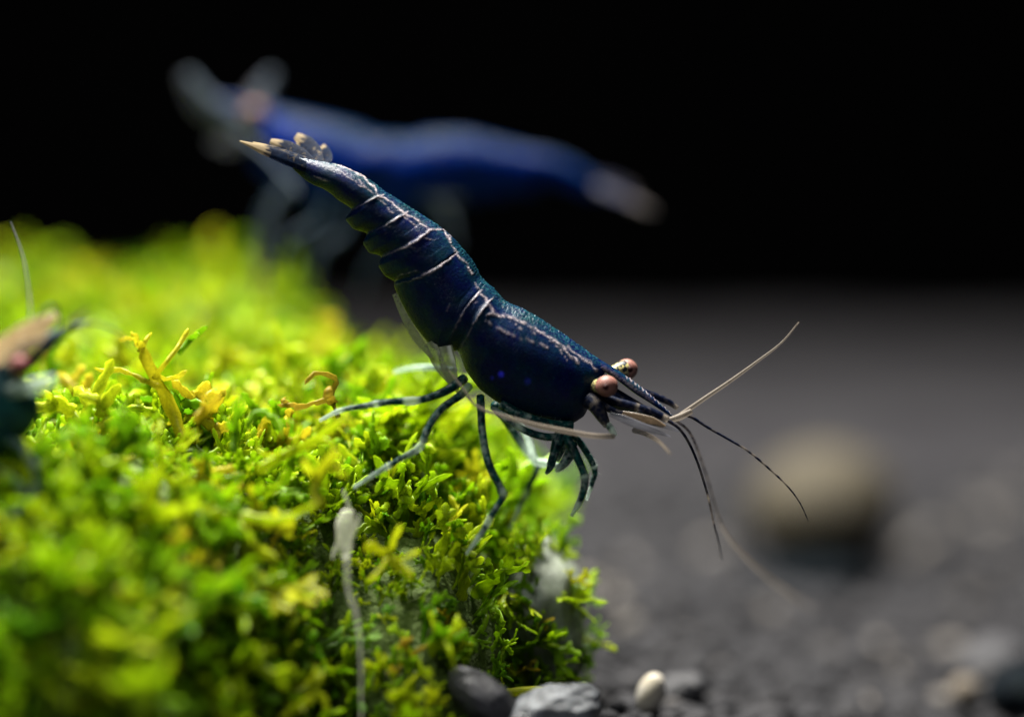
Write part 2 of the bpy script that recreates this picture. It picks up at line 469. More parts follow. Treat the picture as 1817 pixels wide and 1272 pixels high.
# a thin veil of fronds rooted on the pale stone
SC, SR = P(905, 1125, 7.0), np.array([3.2, 4.4, 4.4])
for k in range(115):
    dv = rng.normal(size=3); dv[1] = -abs(dv[1]) * .9; dv[2] = dv[2] * .8 + .25; dv /= np.linalg.norm(dv)
    p0 = SC + dv * SR * .97
    if p0[2] < .3: continue
    dirv = dv * .5 + np.array([0, 0, -.25 if rng.random() < .5 else .5]) + rng.normal(size=3) * .45
    dirv /= np.linalg.norm(dirv)
    sd = dv - dirv * dv.dot(dirv); sd /= np.linalg.norm(sd) + 1e-9
    bt = np.cross(sd, dirv)
    Vp, Qp, Ap = PROTO_NEAR[rng.integers(14)]
    s = rng.uniform(.7, 1.3)
    Vl.append((Vp[:, :1] * bt + Vp[:, 1:2] * sd + Vp[:, 2:] * dirv) * s + p0)
    Ql.append(Qp + off); off += len(Vp); Al.append(Ap); Hl.append(np.full(len(Vp), np.clip(rng.normal(.4, .16), .05, .8)))
V = np.vstack(Vl); A = np.concatenate(Al); HU = np.concatenate(Hl)
o = link('moss', mesh_np('moss', V, np.vstack(Ql), attrs={'tip': A, 'hue': HU}), MOSS)
tag(o, 'bright yellow green moss of forked fronds covering the mound', 'moss', kind='stuff')

# ------------------------------------------------------------------ single fronds that stand out of the moss
FRONDS = [
 # label, hue, dz, [(points px, width px)]
 ('yellow antler shaped moss frond with long upswept side branch', .80, -1.0, [([(330, 790), (300, 715), (270, 660), (252, 612)], 20), ([(255, 625), (235, 605), (214, 600)], 7), ([(252, 618), (240, 598), (232, 590)], 9), ([(252, 618), (262, 600), (268, 592)], 8),
    ([(275, 668), (296, 642), (318, 612), (336, 580)], 8), ([(285, 690), (230, 662), (165, 655)], 8), ([(272, 668), (305, 672), (330, 660)], 9)]),
 ('pale mint green moss tip leaning over the yellow antler frond', .30, 1.5, [([(318, 625), (340, 600), (368, 578)], 10), ([(335, 605), (345, 598), (352, 597)], 9)]),
 ('moss frond with a curled brown hook at its top', .93, -.6, [([(600, 740), (588, 705), (596, 676), (578, 662), (556, 664), (540, 682)], 9), ([(588, 708), (556, 716), (520, 722), (492, 718)], 9), ([(592, 715), (582, 700), (580, 688)], 14), ([(515, 722), (500, 712), (508, 704)], 6)]),
 ('broad yellow green moss frond lying level over a dark gap', .60, -6.5, [([(330, 918), (400, 915), (470, 922), (528, 916)], 16), ([(500, 920), (535, 905), (560, 896)], 8), ([(420, 918), (440, 945), (450, 965)], 8), ([(380, 916), (365, 900), (345, 895)], 9)]),
 ('yellow star shaped moss frond below the shrimp', .70, -5.0, [([(650, 968), (690, 988), (734, 1026)], 15), ([(690, 985), (700, 955), (712, 930)], 8), ([(690, 990), (672, 1015), (655, 1030)], 9), ([(700, 995), (728, 985), (745, 978)], 8)]),
 ('long slanting moss frond with beaded tips under the shrimp foot', .62, -4.5, [([(455, 835), (510, 805), (560, 780), (612, 742)], 14), ([(520, 800), (528, 770), (534, 750)], 7), ([(500, 810), (470, 805), (452, 800)], 9), ([(560, 780), (590, 790), (603, 812)], 9)]),
 ('stout yellow moss frond with rounded lobes beside the pale husk', .72, -6.0, [([(565, 900), (560, 850), (585, 815), (600, 795)], 15), ([(562, 850), (545, 835), (538, 815)], 9), ([(575, 825), (600, 832), (612, 850)], 9)]),
 ('upright green moss frond forked like a small antler', .28, -3.5, [([(415, 800), (418, 750), (420, 708)], 12), ([(420, 745), (432, 722), (430, 706)], 8), ([(418, 765), (402, 750), (396, 738)], 7)]),
 ('arched green moss frond with a brown bud at its crest', .34, -3.6, [([(440, 755), (452, 735), (468, 732), (490, 750), (505, 775)], 10), ([(490, 750), (510, 748), (520, 758)], 8)]),
 ('small brown budded moss frond slanting beside the yellow antler', .88, -4.0, [([(345, 745), (365, 725), (392, 706)], 12), ([(365, 725), (360, 710), (366, 700)], 6)]),
 ('pale lobed moss frond low on the shaded face of the mound', .50, -17.0, [([(255, 1270), (250, 1215), (240, 1180)], 22), ([(250, 1220), (285, 1195), (300, 1160)], 14), ([(245, 1210), (210, 1205), (190, 1185)], 14)]),
 ('drooping green moss frond hanging over the pale stone', .36, 0.5, [([(850, 1020), (862, 1075), (858, 1120)], 11), ([(860, 1070), (885, 1085), (895, 1110)], 8), ([(860, 1090), (838, 1105), (828, 1125)], 8)]),
]
for label, hue, dz, brs in FRONDS:
    base = P(*brs[0][0][0], dz)
    Vs, Qs, Ts, tips = [], [], [], []; off = 0
    for i, (pts, wd) in enumerate(brs):
        n = 12
        c = catmull([(a, b, 0) for a, b in pts], n)
        path = np.array([P(a, b, dz + 0.5 * math.sin(j * .35 + i)) for j, (a, b, _) in enumerate(c)])
        t = np.linspace(0, 1, n)
        prof = np.interp(t, [0, .2, .6, .85, .95, 1], [1.1 if i == 0 else .9, 1, .9, .88, .7, .2]) * wd / 40 * .6
        V, Q, T, a = tube(path, prof, 8, 0.5, FWD + 0.4 * UP)
        V += np.outer(lumps(V, i + int(hue * 100), 0.10, 8), [1, .5, 1]) + np.outer(lumps(V, i + 70, 0.07, 19), [.7, .3, 1])
        Vs.append(V); Qs.append(Q + off); Ts.append(T + off); off += len(V)
        tips.append((.2 if i == 0 else .45) + a * .55)
    V = np.vstack(Vs) - base
    me = mesh_np('moss_frond', V, np.vstack(Qs), np.vstack(Ts), {'tip': np.concatenate(tips), 'hue': np.full(off, hue)})
    tag(link('moss_frond', me, MOSS, origin=base), label, 'moss frond', 'moss fronds standing out of the mound')

# ------------------------------------------------------------------ stones and gravel
def pebble_mesh(seed, level, radii, rot, amp=0.12, freq=2.2):
    V, F = ico(level)
    V = V * (1 + lumps(V, seed, amp, freq) + lumps(V, seed + 50, amp * .35, freq * 3.2))[:, None]
    V = V * np.array(radii)
    ca, sa = math.cos(rot[1]), math.sin(rot[1])
    V = V @ np.array([[ca, 0, sa], [0, 1, 0], [-sa, 0, ca]]).T
    cz, sz = math.cos(rot[0]), math.sin(rot[0])
    V = V @ np.array([[cz, -sz, 0], [sz, cz, 0], [0, 0, 1]]).T
    return V, F

DARKST = stone_material('dark_stone', (0.012, 0.012, 0.016), (0.06, 0.06, 0.07), (0.22, 0.22, 0.25), 1.1, 0.42, 0.7, 0.5)
SPECKST = stone_material('speckled_stone', (0.06, 0.065, 0.075), (0.30, 0.32, 0.35), (0.02, 0.02, 0.025), 1.4, 0.4, 0.7, 0.5)
WHITEST = stone_material('white_stone', (0.40, 0.36, 0.28), (0.55, 0.53, 0.49), (0.35, 0.28, 0.18), 0.8, 0.4, 0.25)
GREYST = stone_material('grey_stone', (0.035, 0.035, 0.04), (0.06, 0.06, 0.068), (0.10, 0.10, 0.10), 0.9, 0.5, 0.5)
BEIGEST = stone_material('beige_stone', (0.062, 0.053, 0.037), (0.082, 0.071, 0.051), (0.054, 0.045, 0.030), 0.35, 0.8, 0.4, 0.15)
TANST = stone_material('tan_stone', (0.16, 0.13, 0.10), (0.2, 0.185, 0.16), (0.12, 0.10, 0.08), 0.8, 0.55, 0.4)
BLUEST = stone_material('blue_black_stone', (0.002, 0.004, 0.007), (0.004, 0.007, 0.011), (0.02, 0.028, 0.012), 0.6, 0.85, 0.5, 0.05)
PALEST = stone_material('pale_stone', (0.21, 0.25, 0.18), (0.42, 0.46, 0.38), (0.12, 0.14, 0.07), 0.6, 0.55, 0.35)

def stone(name, label, center, radii, rot, mat, seed, level=4, amp=.12, freq=2.2, group=None):
    V, F = pebble_mesh(seed, level, radii, rot, amp, freq)
    base = np.array([center[0], center[1], center[2] + V[:, 2].min()])
    o = link(name, mesh_np(name, V + center - base, None, F), mat, origin=base)
    return tag(o, label, 'stone', group)

stone('stone', 'pale grey green stone half buried under the moss edge', P(905, 1125, 7.0), (3.3, 4.4, 4.4), (.3, .1), PALEST, 11, 5, .2, 2.8)
p = P(858, 1240, -3.5); stone('pebble', 'dark oval pebble tilted against the moss', p, (1.9, 1.3, 1.0), (0.1, .66), DARKST, 21, 5, .1, 3.0)
p = P(985, 1264, -3.5); stone('pebble', 'dark pebble with a pale speckled top beside the oval one', p, (2.1, 1.5, 1.25), (.2, -.25), SPECKST, 23, 5, .2, 3.2)
p = G2(1155, 1262, .1); stone('pebble', 'bright white upright pebble among grey gravel', p + [0, 0, .75], (.62, .6, 1.0), (0, .35), WHITEST, 31, 3, .06)
p = G2(1222, 1258, 0); stone('pebble', 'smooth pale grey pebble behind the white one', p + [0, 3, .3], (1.2, .9, .8), (.4, .1), GREYST, 33, 4, .2, 3.2)
p = G2(1440, 1035, -.5); stone('stone', 'flat blue black stone under the front of the large beige stone', p + [0, 1.5, .5], (3.6, 2.0, 1.1), (.1, 0), BLUEST, 49, 4, .1)
p = G2(1470, 1020, -.5); stone('stone', 'large round beige stone resting alone on the dark gravel', p + [0, 4.2, 3.5], (4.2, 3.7, 3.6), (.2, -.06), BEIGEST, 41, 4, .045, 1.6)
p = G2(1712, 1250, 0); stone('pebble', 'small tan pebble next to the blue black stone', p + [0, 0, .6], (.75, .7, .85), (0, -.2), TANST, 43, 3, .07)
p = G2(1850, 1272, 0); stone('stone', 'blue black stone with a greenish top at the gravel edge', p + [0, 1, .8], (2.6, 2, 1.5), (.3, .2), BLUEST, 45, 4, .12)
p = G2(1775, 1205, 0); stone('stone', 'low blue grey stone behind the tan pebble', p + [0, 2, .4], (2.1, 1.8, 1.3), (.5, 0), GREYST, 47, 4, .2, 3.0)

# gravel grains: the nearest ones single, the rest one mass
m = M('gravel'); t = m.attr('tone')
c = m.ramp(t, [(0.0, (0.006, 0.006, 0.007)), (.5, (0.013, 0.013, 0.015)), (.85, (.034, .033, .035)), (1.0, (.20, .18, .16))])
c = m.mix(m.ramp(m.noise(2.2, 4, .7), [(.4, 0.0), (.7, .5)]), c, (.04, .04, .045))
m.set(Base_Color=c, Roughness=.85, Specular_IOR_Level=.12); m.bump(m.noise(3, 4), .5, .2); GRAVEL = m.m
GP = [pebble_mesh(300 + i, 1, (1, .8, .65), (0, 0), .34, 3.4) for i in range(10)]
def grain_ok(x, y):
    return core_h(np.array([x]), np.array([y]))[0] < -0.5
Vl, Fl, Tl = [], [], []; off = 0; singles = []
cnt = 0
while cnt < 4200:
    y = -22 + 92 * rng.random() ** 1.25; hw = (y + 180) * 908 / FPX + 5
    x = rng.uniform(-4, hw)
    if not grain_ok(x, y): continue
    s = rng.uniform(.35, .85) * (1 + .004 * max(y, 0)); z = rng.uniform(-.75, -.2) + float(gh(x, y))
    tone = float(np.clip(rng.normal(.48, .2), 0, .96))
    a = rng.uniform(0, 6.28); b = rng.normal(0, .4)
    V, F = GP[cnt % 10]
    ca, sa = math.cos(a), math.sin(a); cb, sb = math.cos(b), math.sin(b)
    V = (V @ np.array([[cb, 0, sb], [0, 1, 0], [-sb, 0, cb]]).T) @ np.array([[ca, -sa, 0], [sa, ca, 0], [0, 0, 1]]).T * s
    cnt += 1
    if -5 < y < 4 and 3 < x < hw - 4 and len(singles) < 60 and z > -.6 + float(gh(x, y)):
        singles.append((x, y, z, s, a, cnt % 10, tone)); continue
    Vl.append(V + [x, y, z]); Fl.append(F + off); off += len(V); Tl.append(np.full(len(V), tone))
o = link('gravel', mesh_np('gravel', np.vstack(Vl), None, np.vstack(Fl), {'tone': np.concatenate(Tl)}), GRAVEL)
tag(o, 'mixed dark grey gravel covering the tank floor', 'gravel', kind='stuff')
for (x, y, z, s, a, k, tone) in singles:
    V, F = GP[k]
    base = np.array([x, y, z - .6 * s])
    me = mesh_np('gravel_pebble', V * s + [0, 0, .6 * s], None, F, {'tone': np.full(len(V), tone)})
    o = link('gravel_pebble', me, GRAVEL, origin=base); o.rotation_euler.z = a
    tag(o, 'small grey gravel pebble on the open floor beside the moss', 'pebble', 'gravel pebbles beside the moss')

# a thin yellow stem lying behind the dark pebbles
path = np.array([P(a, b, -1.0) for a, b in catmull([(875, 1232), (930, 1226), (985, 1228), (1030, 1236)], 24)[:, :2]])
V, Q, T, a = tube(path, np.interp(np.linspace(0, 1, 24), [0, .5, 1], [.16, .24, .14]), 8)
base = path[0].copy()
o = link('yellow_stem', mesh_np('yellow_stem', V - base, Q, T, {'tip': a * .6 + .3, 'hue': np.full(len(V), .72)}), MOSS, origin=base)
tag(o, 'thin straight yellow stem lying behind the dark pebbles', 'stem')

# pale husk with a thread hanging down the moss
HUSK = film_material('husk_film', (0.80, 0.86, 0.66), (1.25, 1.22, 1.05), 0.55, 0.5, 3)
root = empty('shed_husk', P(640, 1290, -4.0))
tag(root, 'pale translucent shed husk with a long thread hanging down the moss', 'husk')
rb = np.array(root.location) / MM
def huskpart(name, pts, rad, flat=.5, dz=-4.2, seed=1):
    n = 20; c = catmull([(a, b, 0) for a, b in pts], n)
    path = np.array([P(a, b, dz) for a, b, _ in c])
    r_ = np.interp(np.linspace(0, 1, n), np.linspace(0, 1, len(rad)), rad) / 40
    V, Q, T, a = tube(path, r_, 10, flat)
    V += np.outer(lumps(V, seed, .07, 5), [1, .3, .6])
    link(name, mesh_np(name, V - rb, Q, T), HUSK, root)
huskpart('husk_body', [(618, 905), (612, 935), (612, 960), (614, 988)], [9, 15, 17, 15, 7])
huskpart('husk_limb', [(604, 950), (596, 972), (590, 990)], [5, 4, 2], seed=2)
huskpart('husk_limb', [(622, 950), (632, 935), (640, 912)], [5, 3, 1.5], seed=3)
huskpart('husk_limb', [(608, 870), (614, 885), (618, 905)], [2, 3, 4], seed=4)
huskpart('thread', [(614, 985), (614, 1020), (622, 1062), (636, 1102), (641, 1160), (642, 1220), (640, 1290)], [4, 4.6, 4.6, 3.2, 2.4, 2, 1.6, 1.6], 1.0, -6.0, 5)

# ------------------------------------------------------------------ shrimp
# stations head to tail: dorsal px, ventral px, half width mm, segment id
ST = [
 (1078, 650, 1060, 690, .30, 0), (1062, 637, 1047, 717, .72, 0), (1042, 623, 1037, 738, .95, 0), (1020, 607, 1019, 750, 1.10, 0),
 (990, 586, 988, 750, 1.28, 0), (955, 563, 950, 742, 1.40, 0), (930, 549, 915, 730, 1.46, 0), (910, 541, 880, 712, 1.48, 0),
 (897, 535, 850, 690, 1.48, 0), (889, 527, 826, 657, 1.45, 0), (883, 520, 815, 628, 1.42, 0),
 (881, 517, 812, 622, 1.33, 1), (872, 508, 802, 624, 1.34, 1), (864, 502, 797, 626, 1.36, 1),
 (862, 500, 788, 628, 1.36, 2), (853, 492, 766, 617, 1.34, 2), (843, 470, 735, 577, 1.30, 2), (833, 456, 711, 538, 1.27, 2), (822, 443, 698, 505, 1.26, 2),
 (820, 441, 702, 500, 1.19, 3), (806, 425, 683, 490, 1.18, 3), (793, 412, 671, 472, 1.16, 3), (777, 400, 677, 455, 1.14, 3),
 (775, 398, 674, 453, 1.06, 4), (760, 389, 655, 449, 1.04, 4), (742, 377, 643, 431, 1.01, 4), (731, 371, 652, 415, .99, 4),
 (729, 369, 650, 413, .91, 5), (710, 357, 627, 407, .90, 5), (696, 348, 612, 388, .88, 5), (685, 342, 625, 372, .86, 5),
 (683, 340, 624, 370, .78, 6), (660, 322, 600, 355, .75, 6), (639, 309, 585, 342, .68, 6), (615, 298, 572, 334, .60, 6), (598, 292, 560, 330, .50, 6),
 (570, 287, 545, 322, .36, 6), (545, 283, 530, 309, .24, 6), (528, 281, 519, 299, .12, 6)]
GLINTS = [  # light reflections along the back painted as pale streaks (px), width px, strength
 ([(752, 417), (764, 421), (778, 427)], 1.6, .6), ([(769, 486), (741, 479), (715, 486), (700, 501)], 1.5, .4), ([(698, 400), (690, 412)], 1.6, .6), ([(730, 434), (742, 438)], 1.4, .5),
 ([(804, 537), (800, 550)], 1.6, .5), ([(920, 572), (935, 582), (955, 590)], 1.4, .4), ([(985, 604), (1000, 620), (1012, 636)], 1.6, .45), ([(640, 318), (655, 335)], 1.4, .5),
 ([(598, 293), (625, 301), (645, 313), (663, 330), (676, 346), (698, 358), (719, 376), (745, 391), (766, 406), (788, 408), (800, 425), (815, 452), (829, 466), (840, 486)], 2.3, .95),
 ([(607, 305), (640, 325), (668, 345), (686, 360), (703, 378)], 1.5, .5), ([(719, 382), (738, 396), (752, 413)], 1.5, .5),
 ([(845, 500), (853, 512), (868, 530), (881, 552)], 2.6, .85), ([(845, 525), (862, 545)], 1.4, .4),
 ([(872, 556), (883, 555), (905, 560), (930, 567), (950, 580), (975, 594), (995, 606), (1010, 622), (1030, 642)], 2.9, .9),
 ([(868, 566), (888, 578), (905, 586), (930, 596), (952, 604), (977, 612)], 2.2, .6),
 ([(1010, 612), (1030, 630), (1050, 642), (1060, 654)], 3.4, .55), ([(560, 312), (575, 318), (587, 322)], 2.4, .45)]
SPOTS = [(895, 660, 4.5, 1), (878, 667, 3, .3), (942, 672, 5, .22)]

def seg_dist(U, a, b):
    a, b = np.array(a, float), np.array(b, float)
    d = b - a; t = np.clip(((U - a) @ d) / (d @ d), 0, 1)
    return np.linalg.norm(U - (a + t[:, None] * d), axis=1)

def make_shrimp(label, X, shell, limb, feel, fan, eye_mat, group, parts, lines=1.0):
    """X(u, v, w): photo-plane pixel u, v and sideways mm w -> world mm. parts: dict of limb lists"""
    foot = X(*parts['base'])
    root = empty('shrimp', foot); tag(root, label, 'shrimp', group)
    def put(name, me, mat, parent=None):
        return link(name, me, mat, parent or root)
    def W(pts): return np.array([X(*p) for p in pts]) - foot
    # ---- body: one continuous shell
    NS, NT = 420, 112
    st = np.array(ST, float)
    mid = (st[:, :2] + st[:, 2:4]) / 2
    cum = np.concatenate([[0], np.cumsum(np.linalg.norm(np.diff(mid, axis=0), axis=1))])
    ss = np.linspace(0, cum[-1], NS)
    S = np.stack([np.interp(ss, cum, st[:, k]) for k in range(5)], 1)
    ker = np.exp(-np.linspace(-2, 2, 9) ** 2); ker /= ker.sum()
    pad = 4
    for k in range(4):
        a = np.concatenate([S[:1, k] * 2 - S[pad:0:-1, k], S[:, k], 2 * S[-1, k] - S[-2:-2 - pad:-1, k]])
        S[:, k] = np.convolve(a, ker, 'valid')
    bow = np.interp(ss, [0, cum[10] - 20, cum[10], cum[13], cum[18], cum[22], cum[26], cum[30], cum[-1]], [0, 0, -4, -9, 11, 6, 4, 1, 0])
    ax = -np.gradient(np.stack([np.interp(ss, cum, mid[:, 0]), np.interp(ss, cum, mid[:, 1])], 1), axis=0)
    ax /= np.linalg.norm(ax, axis=1)[:, None]
    th = np.linspace(0, 2 * math.pi, NT, endpoint=False)
    t = (1 - np.cos(th)) / 2                              # 0 back .. 1 belly
    wprof = np.sign(np.sin(th)) * np.abs(np.sin(np.pi * np.clip(t, 0, 1) ** 0.85)) ** 0.72
    U = S[:, None, 0:2] * (1 - t)[None, :, None] + S[:, None, 2:4] * t[None, :, None]
    U = U + (bow[:, None] * ax)[:, None, :] * (np.sin(np.pi * t) ** 1.2)[None, :, None]
    Wd = -S[:, None, 4] * wprof[None, :]
    UV = U.reshape(-1, 2); WW = Wd.ravel(); tt = np.tile(t, NS)
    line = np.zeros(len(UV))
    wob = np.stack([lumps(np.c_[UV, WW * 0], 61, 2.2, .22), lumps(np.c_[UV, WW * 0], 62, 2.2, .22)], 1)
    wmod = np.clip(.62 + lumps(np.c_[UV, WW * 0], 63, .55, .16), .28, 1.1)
    for pts, wd, stg in GLINTS:
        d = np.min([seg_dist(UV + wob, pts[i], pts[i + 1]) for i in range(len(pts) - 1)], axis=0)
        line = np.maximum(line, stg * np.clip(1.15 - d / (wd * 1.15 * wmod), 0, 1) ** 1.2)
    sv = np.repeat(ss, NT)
    for kb, te in ((10, .5), (13, .55), (18, .62), (22, .62), (26, .5), (30, .45)):  # glints along the rear plate edges, painted pale
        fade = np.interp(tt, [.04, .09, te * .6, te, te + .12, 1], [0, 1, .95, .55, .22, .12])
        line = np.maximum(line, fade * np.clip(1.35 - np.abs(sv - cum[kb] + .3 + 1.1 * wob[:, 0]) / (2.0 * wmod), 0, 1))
    spot = np.zeros(len(UV))
    for x, y, r_, s_ in SPOTS:
        spot = np.maximum(spot, s_ * np.clip(1.6 - np.linalg.norm(UV - [x, y], axis=1) / r_, 0, 1))
    spot *= (WW < 0)
    # low relief: plate edges and painted glints proud, bumpy back
    rr = np.random.default_rng(5)
    grain = rr.normal(size=len(UV)) * np.clip(1 - tt / .1, 0, 1)
    ctr = np.repeat((S[:, 0:2] + S[:, 2:4]) / 2, NT, axis=0)
    dirn = UV - ctr; dl = np.linalg.norm(dirn, axis=1)[:, None] + 1e-6
    UV = UV + dirn / dl * (line * 0.25 + grain * 0.9)[:, None]
    WW = WW * (1 + 0.05 * line)
    V = np.array([X(u, v, w_) for (u, v), w_ in zip(UV, WW)]) - foot
    i = np.arange(NS - 1)[:, None] * NT; j = np.arange(NT)[None, :]; k = (j + 1) % NT
    Q = np.stack([i + j, i + NT + j, i + NT + k, i + k], -1).reshape(-1, 4)
    c0 = len(V); V = np.vstack([V, V[:NT].mean(0), V[-NT:].mean(0)])
    T = [(c0, s, (s + 1) % NT) for s in range(NT)] + [(c0 + 1, (NS - 1) * NT + (s + 1) % NT, (NS - 1) * NT + s) for s in range(NT)]
    z2 = [0, 0]
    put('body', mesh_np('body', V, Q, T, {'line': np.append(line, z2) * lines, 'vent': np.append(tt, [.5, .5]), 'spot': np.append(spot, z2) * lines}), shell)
    # ---- rostrum: toothed blade
    n = 60; tq = np.linspace(0, 1, n)
    up_ = catmull([(1040, 624, 0), (1075, 644, 0), (1100, 659, 0), (1125, 678, 0), (1150, 698, 0), (1176, 721, 0), (1199, 742, 0)], n)[:, :2]
    lo_ = catmull([(1040, 650, 0), (1078, 663, 0), (1102, 680, 0), (1126, 698, 0), (1150, 713, 0), (1176, 730, 0), (1199, 744, 0)], n)[:, :2]
    tooth = np.where((tq > .45) & (tq < .93), np.abs(((tq * 22) % 1) - .5) * 5.0, 0)
    up_ = up_ + np.outer(tooth, [.6, -.8])
    V = []; A = []; L = []
    for a, b, q in zip(up_, lo_, tq):
        wq = .34 * (1 - q) ** .8 + .04
        for f, ww in ((0, 0), (.25, -.55), (.6, -1), (.85, -.9), (1, 0), (.85, .9), (.6, 1), (.25, .55)):
            p = a * (1 - f) + b * f
            V.append(X(p[0], p[1], ww * wq) - foot); A.append(.08 if f < .3 else (.14 if f > .8 else .5))
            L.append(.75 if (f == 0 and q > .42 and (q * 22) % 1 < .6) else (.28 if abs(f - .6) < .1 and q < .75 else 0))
    i = np.arange(n - 1)[:, None] * 8; j = np.arange(8)[None, :]; k = (j + 1) % 8
    Q = np.stack([i + j, i + 8 + j, i + 8 + k, i + k], -1).reshape(-1, 4)
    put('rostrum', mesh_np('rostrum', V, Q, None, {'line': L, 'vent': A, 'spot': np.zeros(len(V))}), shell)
    # ---- eyes on stalks
    for (ex, ey, ew, er, pu) in parts['eyes']:
        V, F = ico(4)
        c_ = X(ex, ey, ew) - foot
        eo = put('eye', mesh_np('eye', V * er * np.array([1, 1, .95]) + c_, None, F), eye_mat)
        V2, F2 = ico(3)
        pd = (X(ex + pu[0], ey + pu[1], ew) - X(ex, ey, ew))
        look = X(ex, ey, ew - 1) - X(ex, ey, ew); look = look / np.linalg.norm(look) * er + pd
        look = look / np.linalg.norm(look) * er * .79
        put('pupil', mesh_np('pupil', V2 * er * .32 + c_ + look, None, F2), PUPIL, eo)
        pth = W([(ex - 24, ey + 4, ew * .45), (ex - 14, ey + 1, ew * .7), (ex - 5, ey, ew * .88)])
        V, Q, T, a = tube(catmull(pth, 8), np.linspace(.26, er * .86, 8), 14)
        put('eye_stalk', mesh_np('eye_stalk', V, Q, T), STALK, eo)
    # ---- limbs: px path with sideways mm, radii px, pale keys along the length
    for name, pts, rad, pale, mat in parts['limbs']:
        n = max(16, 8 * len(pts))
        pts = [(a, b, w_ if w_ > -1 else -1 + (w_ + 1) * .4) for a, b, w_ in pts] if name == 'leg' else pts
        c_ = catmull(pts, n); tq = np.linspace(0, 1, n)
        r_ = np.interp(tq, np.linspace(0, 1, len(rad)), rad) / 40 * parts.get('scale', 1) * (.88 if name == 'leg' else 1)
        pk = np.array(pale, float)
        for jt in pk[pk[:, 1] > .55][:, 0] if 'leg' in name else []:      # swollen joints
            r_ = r_ * (1 + .22 * np.exp(-((tq - jt) / .025) ** 2))
        V, Q, T, a = tube(W(c_), r_, 12)
        pa = np.interp(a, pk[:, 0], pk[:, 1])
        if name in ('leg', 'claw', 'mouth_limb'):                          # fine bristles
            rs = np.random.default_rng(len(pts) * 31 + int(abs(pts[0][0])))
            pw = W(c_)
            for _ in range(34 if name == 'leg' else 22):
                q = int(rs.uniform(.35, .97) * (n - 1)); p0 = pw[q]
                tg = pw[min(q + 1, n - 1)] - pw[max(q - 1, 0)]; tg /= np.linalg.norm(tg)
                dv = rs.normal(size=3); dv -= tg * dv.dot(tg); dv /= np.linalg.norm(dv)
                e = p0 + dv * (r_[q] + rs.uniform(.08, .2)) + tg * rs.uniform(.05, .15)
                b0 = p0 + dv * r_[q] * .8; sdv = np.cross(dv, tg) * .014
                k0 = len(V); V = np.vstack([V, b0 + sdv, b0 - sdv, b0 + tg * .014, e])
                T = np.vstack([T, [(k0, k0 + 1, k0 + 3), (k0 + 1, k0 + 2, k0 + 3), (k0 + 2, k0, k0 + 3)]])
                pa = np.append(pa, [.5] * 4)
        put(name, mesh_np(name, V, Q, T, {'pale': pa}), {'limb': limb, 'feel': feel, 'scale': SCALE, 'tan': TAN}[mat])
    # ---- leaf shaped blades: tail fan, scales, swimmerets
    for name, pts, rad, wdir, pale, mat in parts['blades']:
        n, mm = 26, 9
        c_ = catmull(pts, n); tq = np.linspace(0, 1, n)
        r_ = np.interp(tq, np.linspace(0, 1, len(rad)), rad)
        tg = np.gradient(c_[:, :2], axis=0); tg /= np.linalg.norm(tg, axis=1)[:, None]
        nr = np.stack([-tg[:, 1], tg[:, 0]], 1)
        V = []; A = []
        for sgn in (-1, 1):
            for a in range(n):
                for b in range(mm):
                    f = b / (mm - 1) * 2 - 1
                    th_ = .06 * (1 - f * f) * sgn + .010 * math.sin(f * 9) * (1 - abs(f))
                    rib = nr[a] * f * r_[a] * math.cos(wdir)
                    V.append(X(c_[a, 0] + rib[0], c_[a, 1] + rib[1], c_[a, 2] + f * r_[a] / 40 * math.sin(wdir) + th_) - foot)
                    A.append(np.interp(tq[a] + .04 * math.sin(b * 2.2), [k_[0] for k_ in pale], [k_[1] for k_ in pale]))
        i = np.arange(n - 1)[:, None] * mm; j = np.arange(mm - 1)[None, :]
        q1 = np.stack([i + j, i + j + 1, i + mm + j + 1, i + mm + j], -1).reshape(-1, 4)
        o2 = n * mm
        rim = []
        for a in range(n - 1):
            for b in (0, mm - 1):
                rim.append((a * mm + b, (a + 1) * mm + b, o2 + (a + 1) * mm + b, o2 + a * mm + b))
        put(name, mesh_np(name, V, np.vstack([q1, q1[:, ::-1] + o2, np.array(rim)]), None, {'pale': A}),
            {'fan': fan, 'scale': SCALE, 'tan': TAN, 'film': FILM, 'tan_l': globals().get('TAN_L')}[mat])
    return root

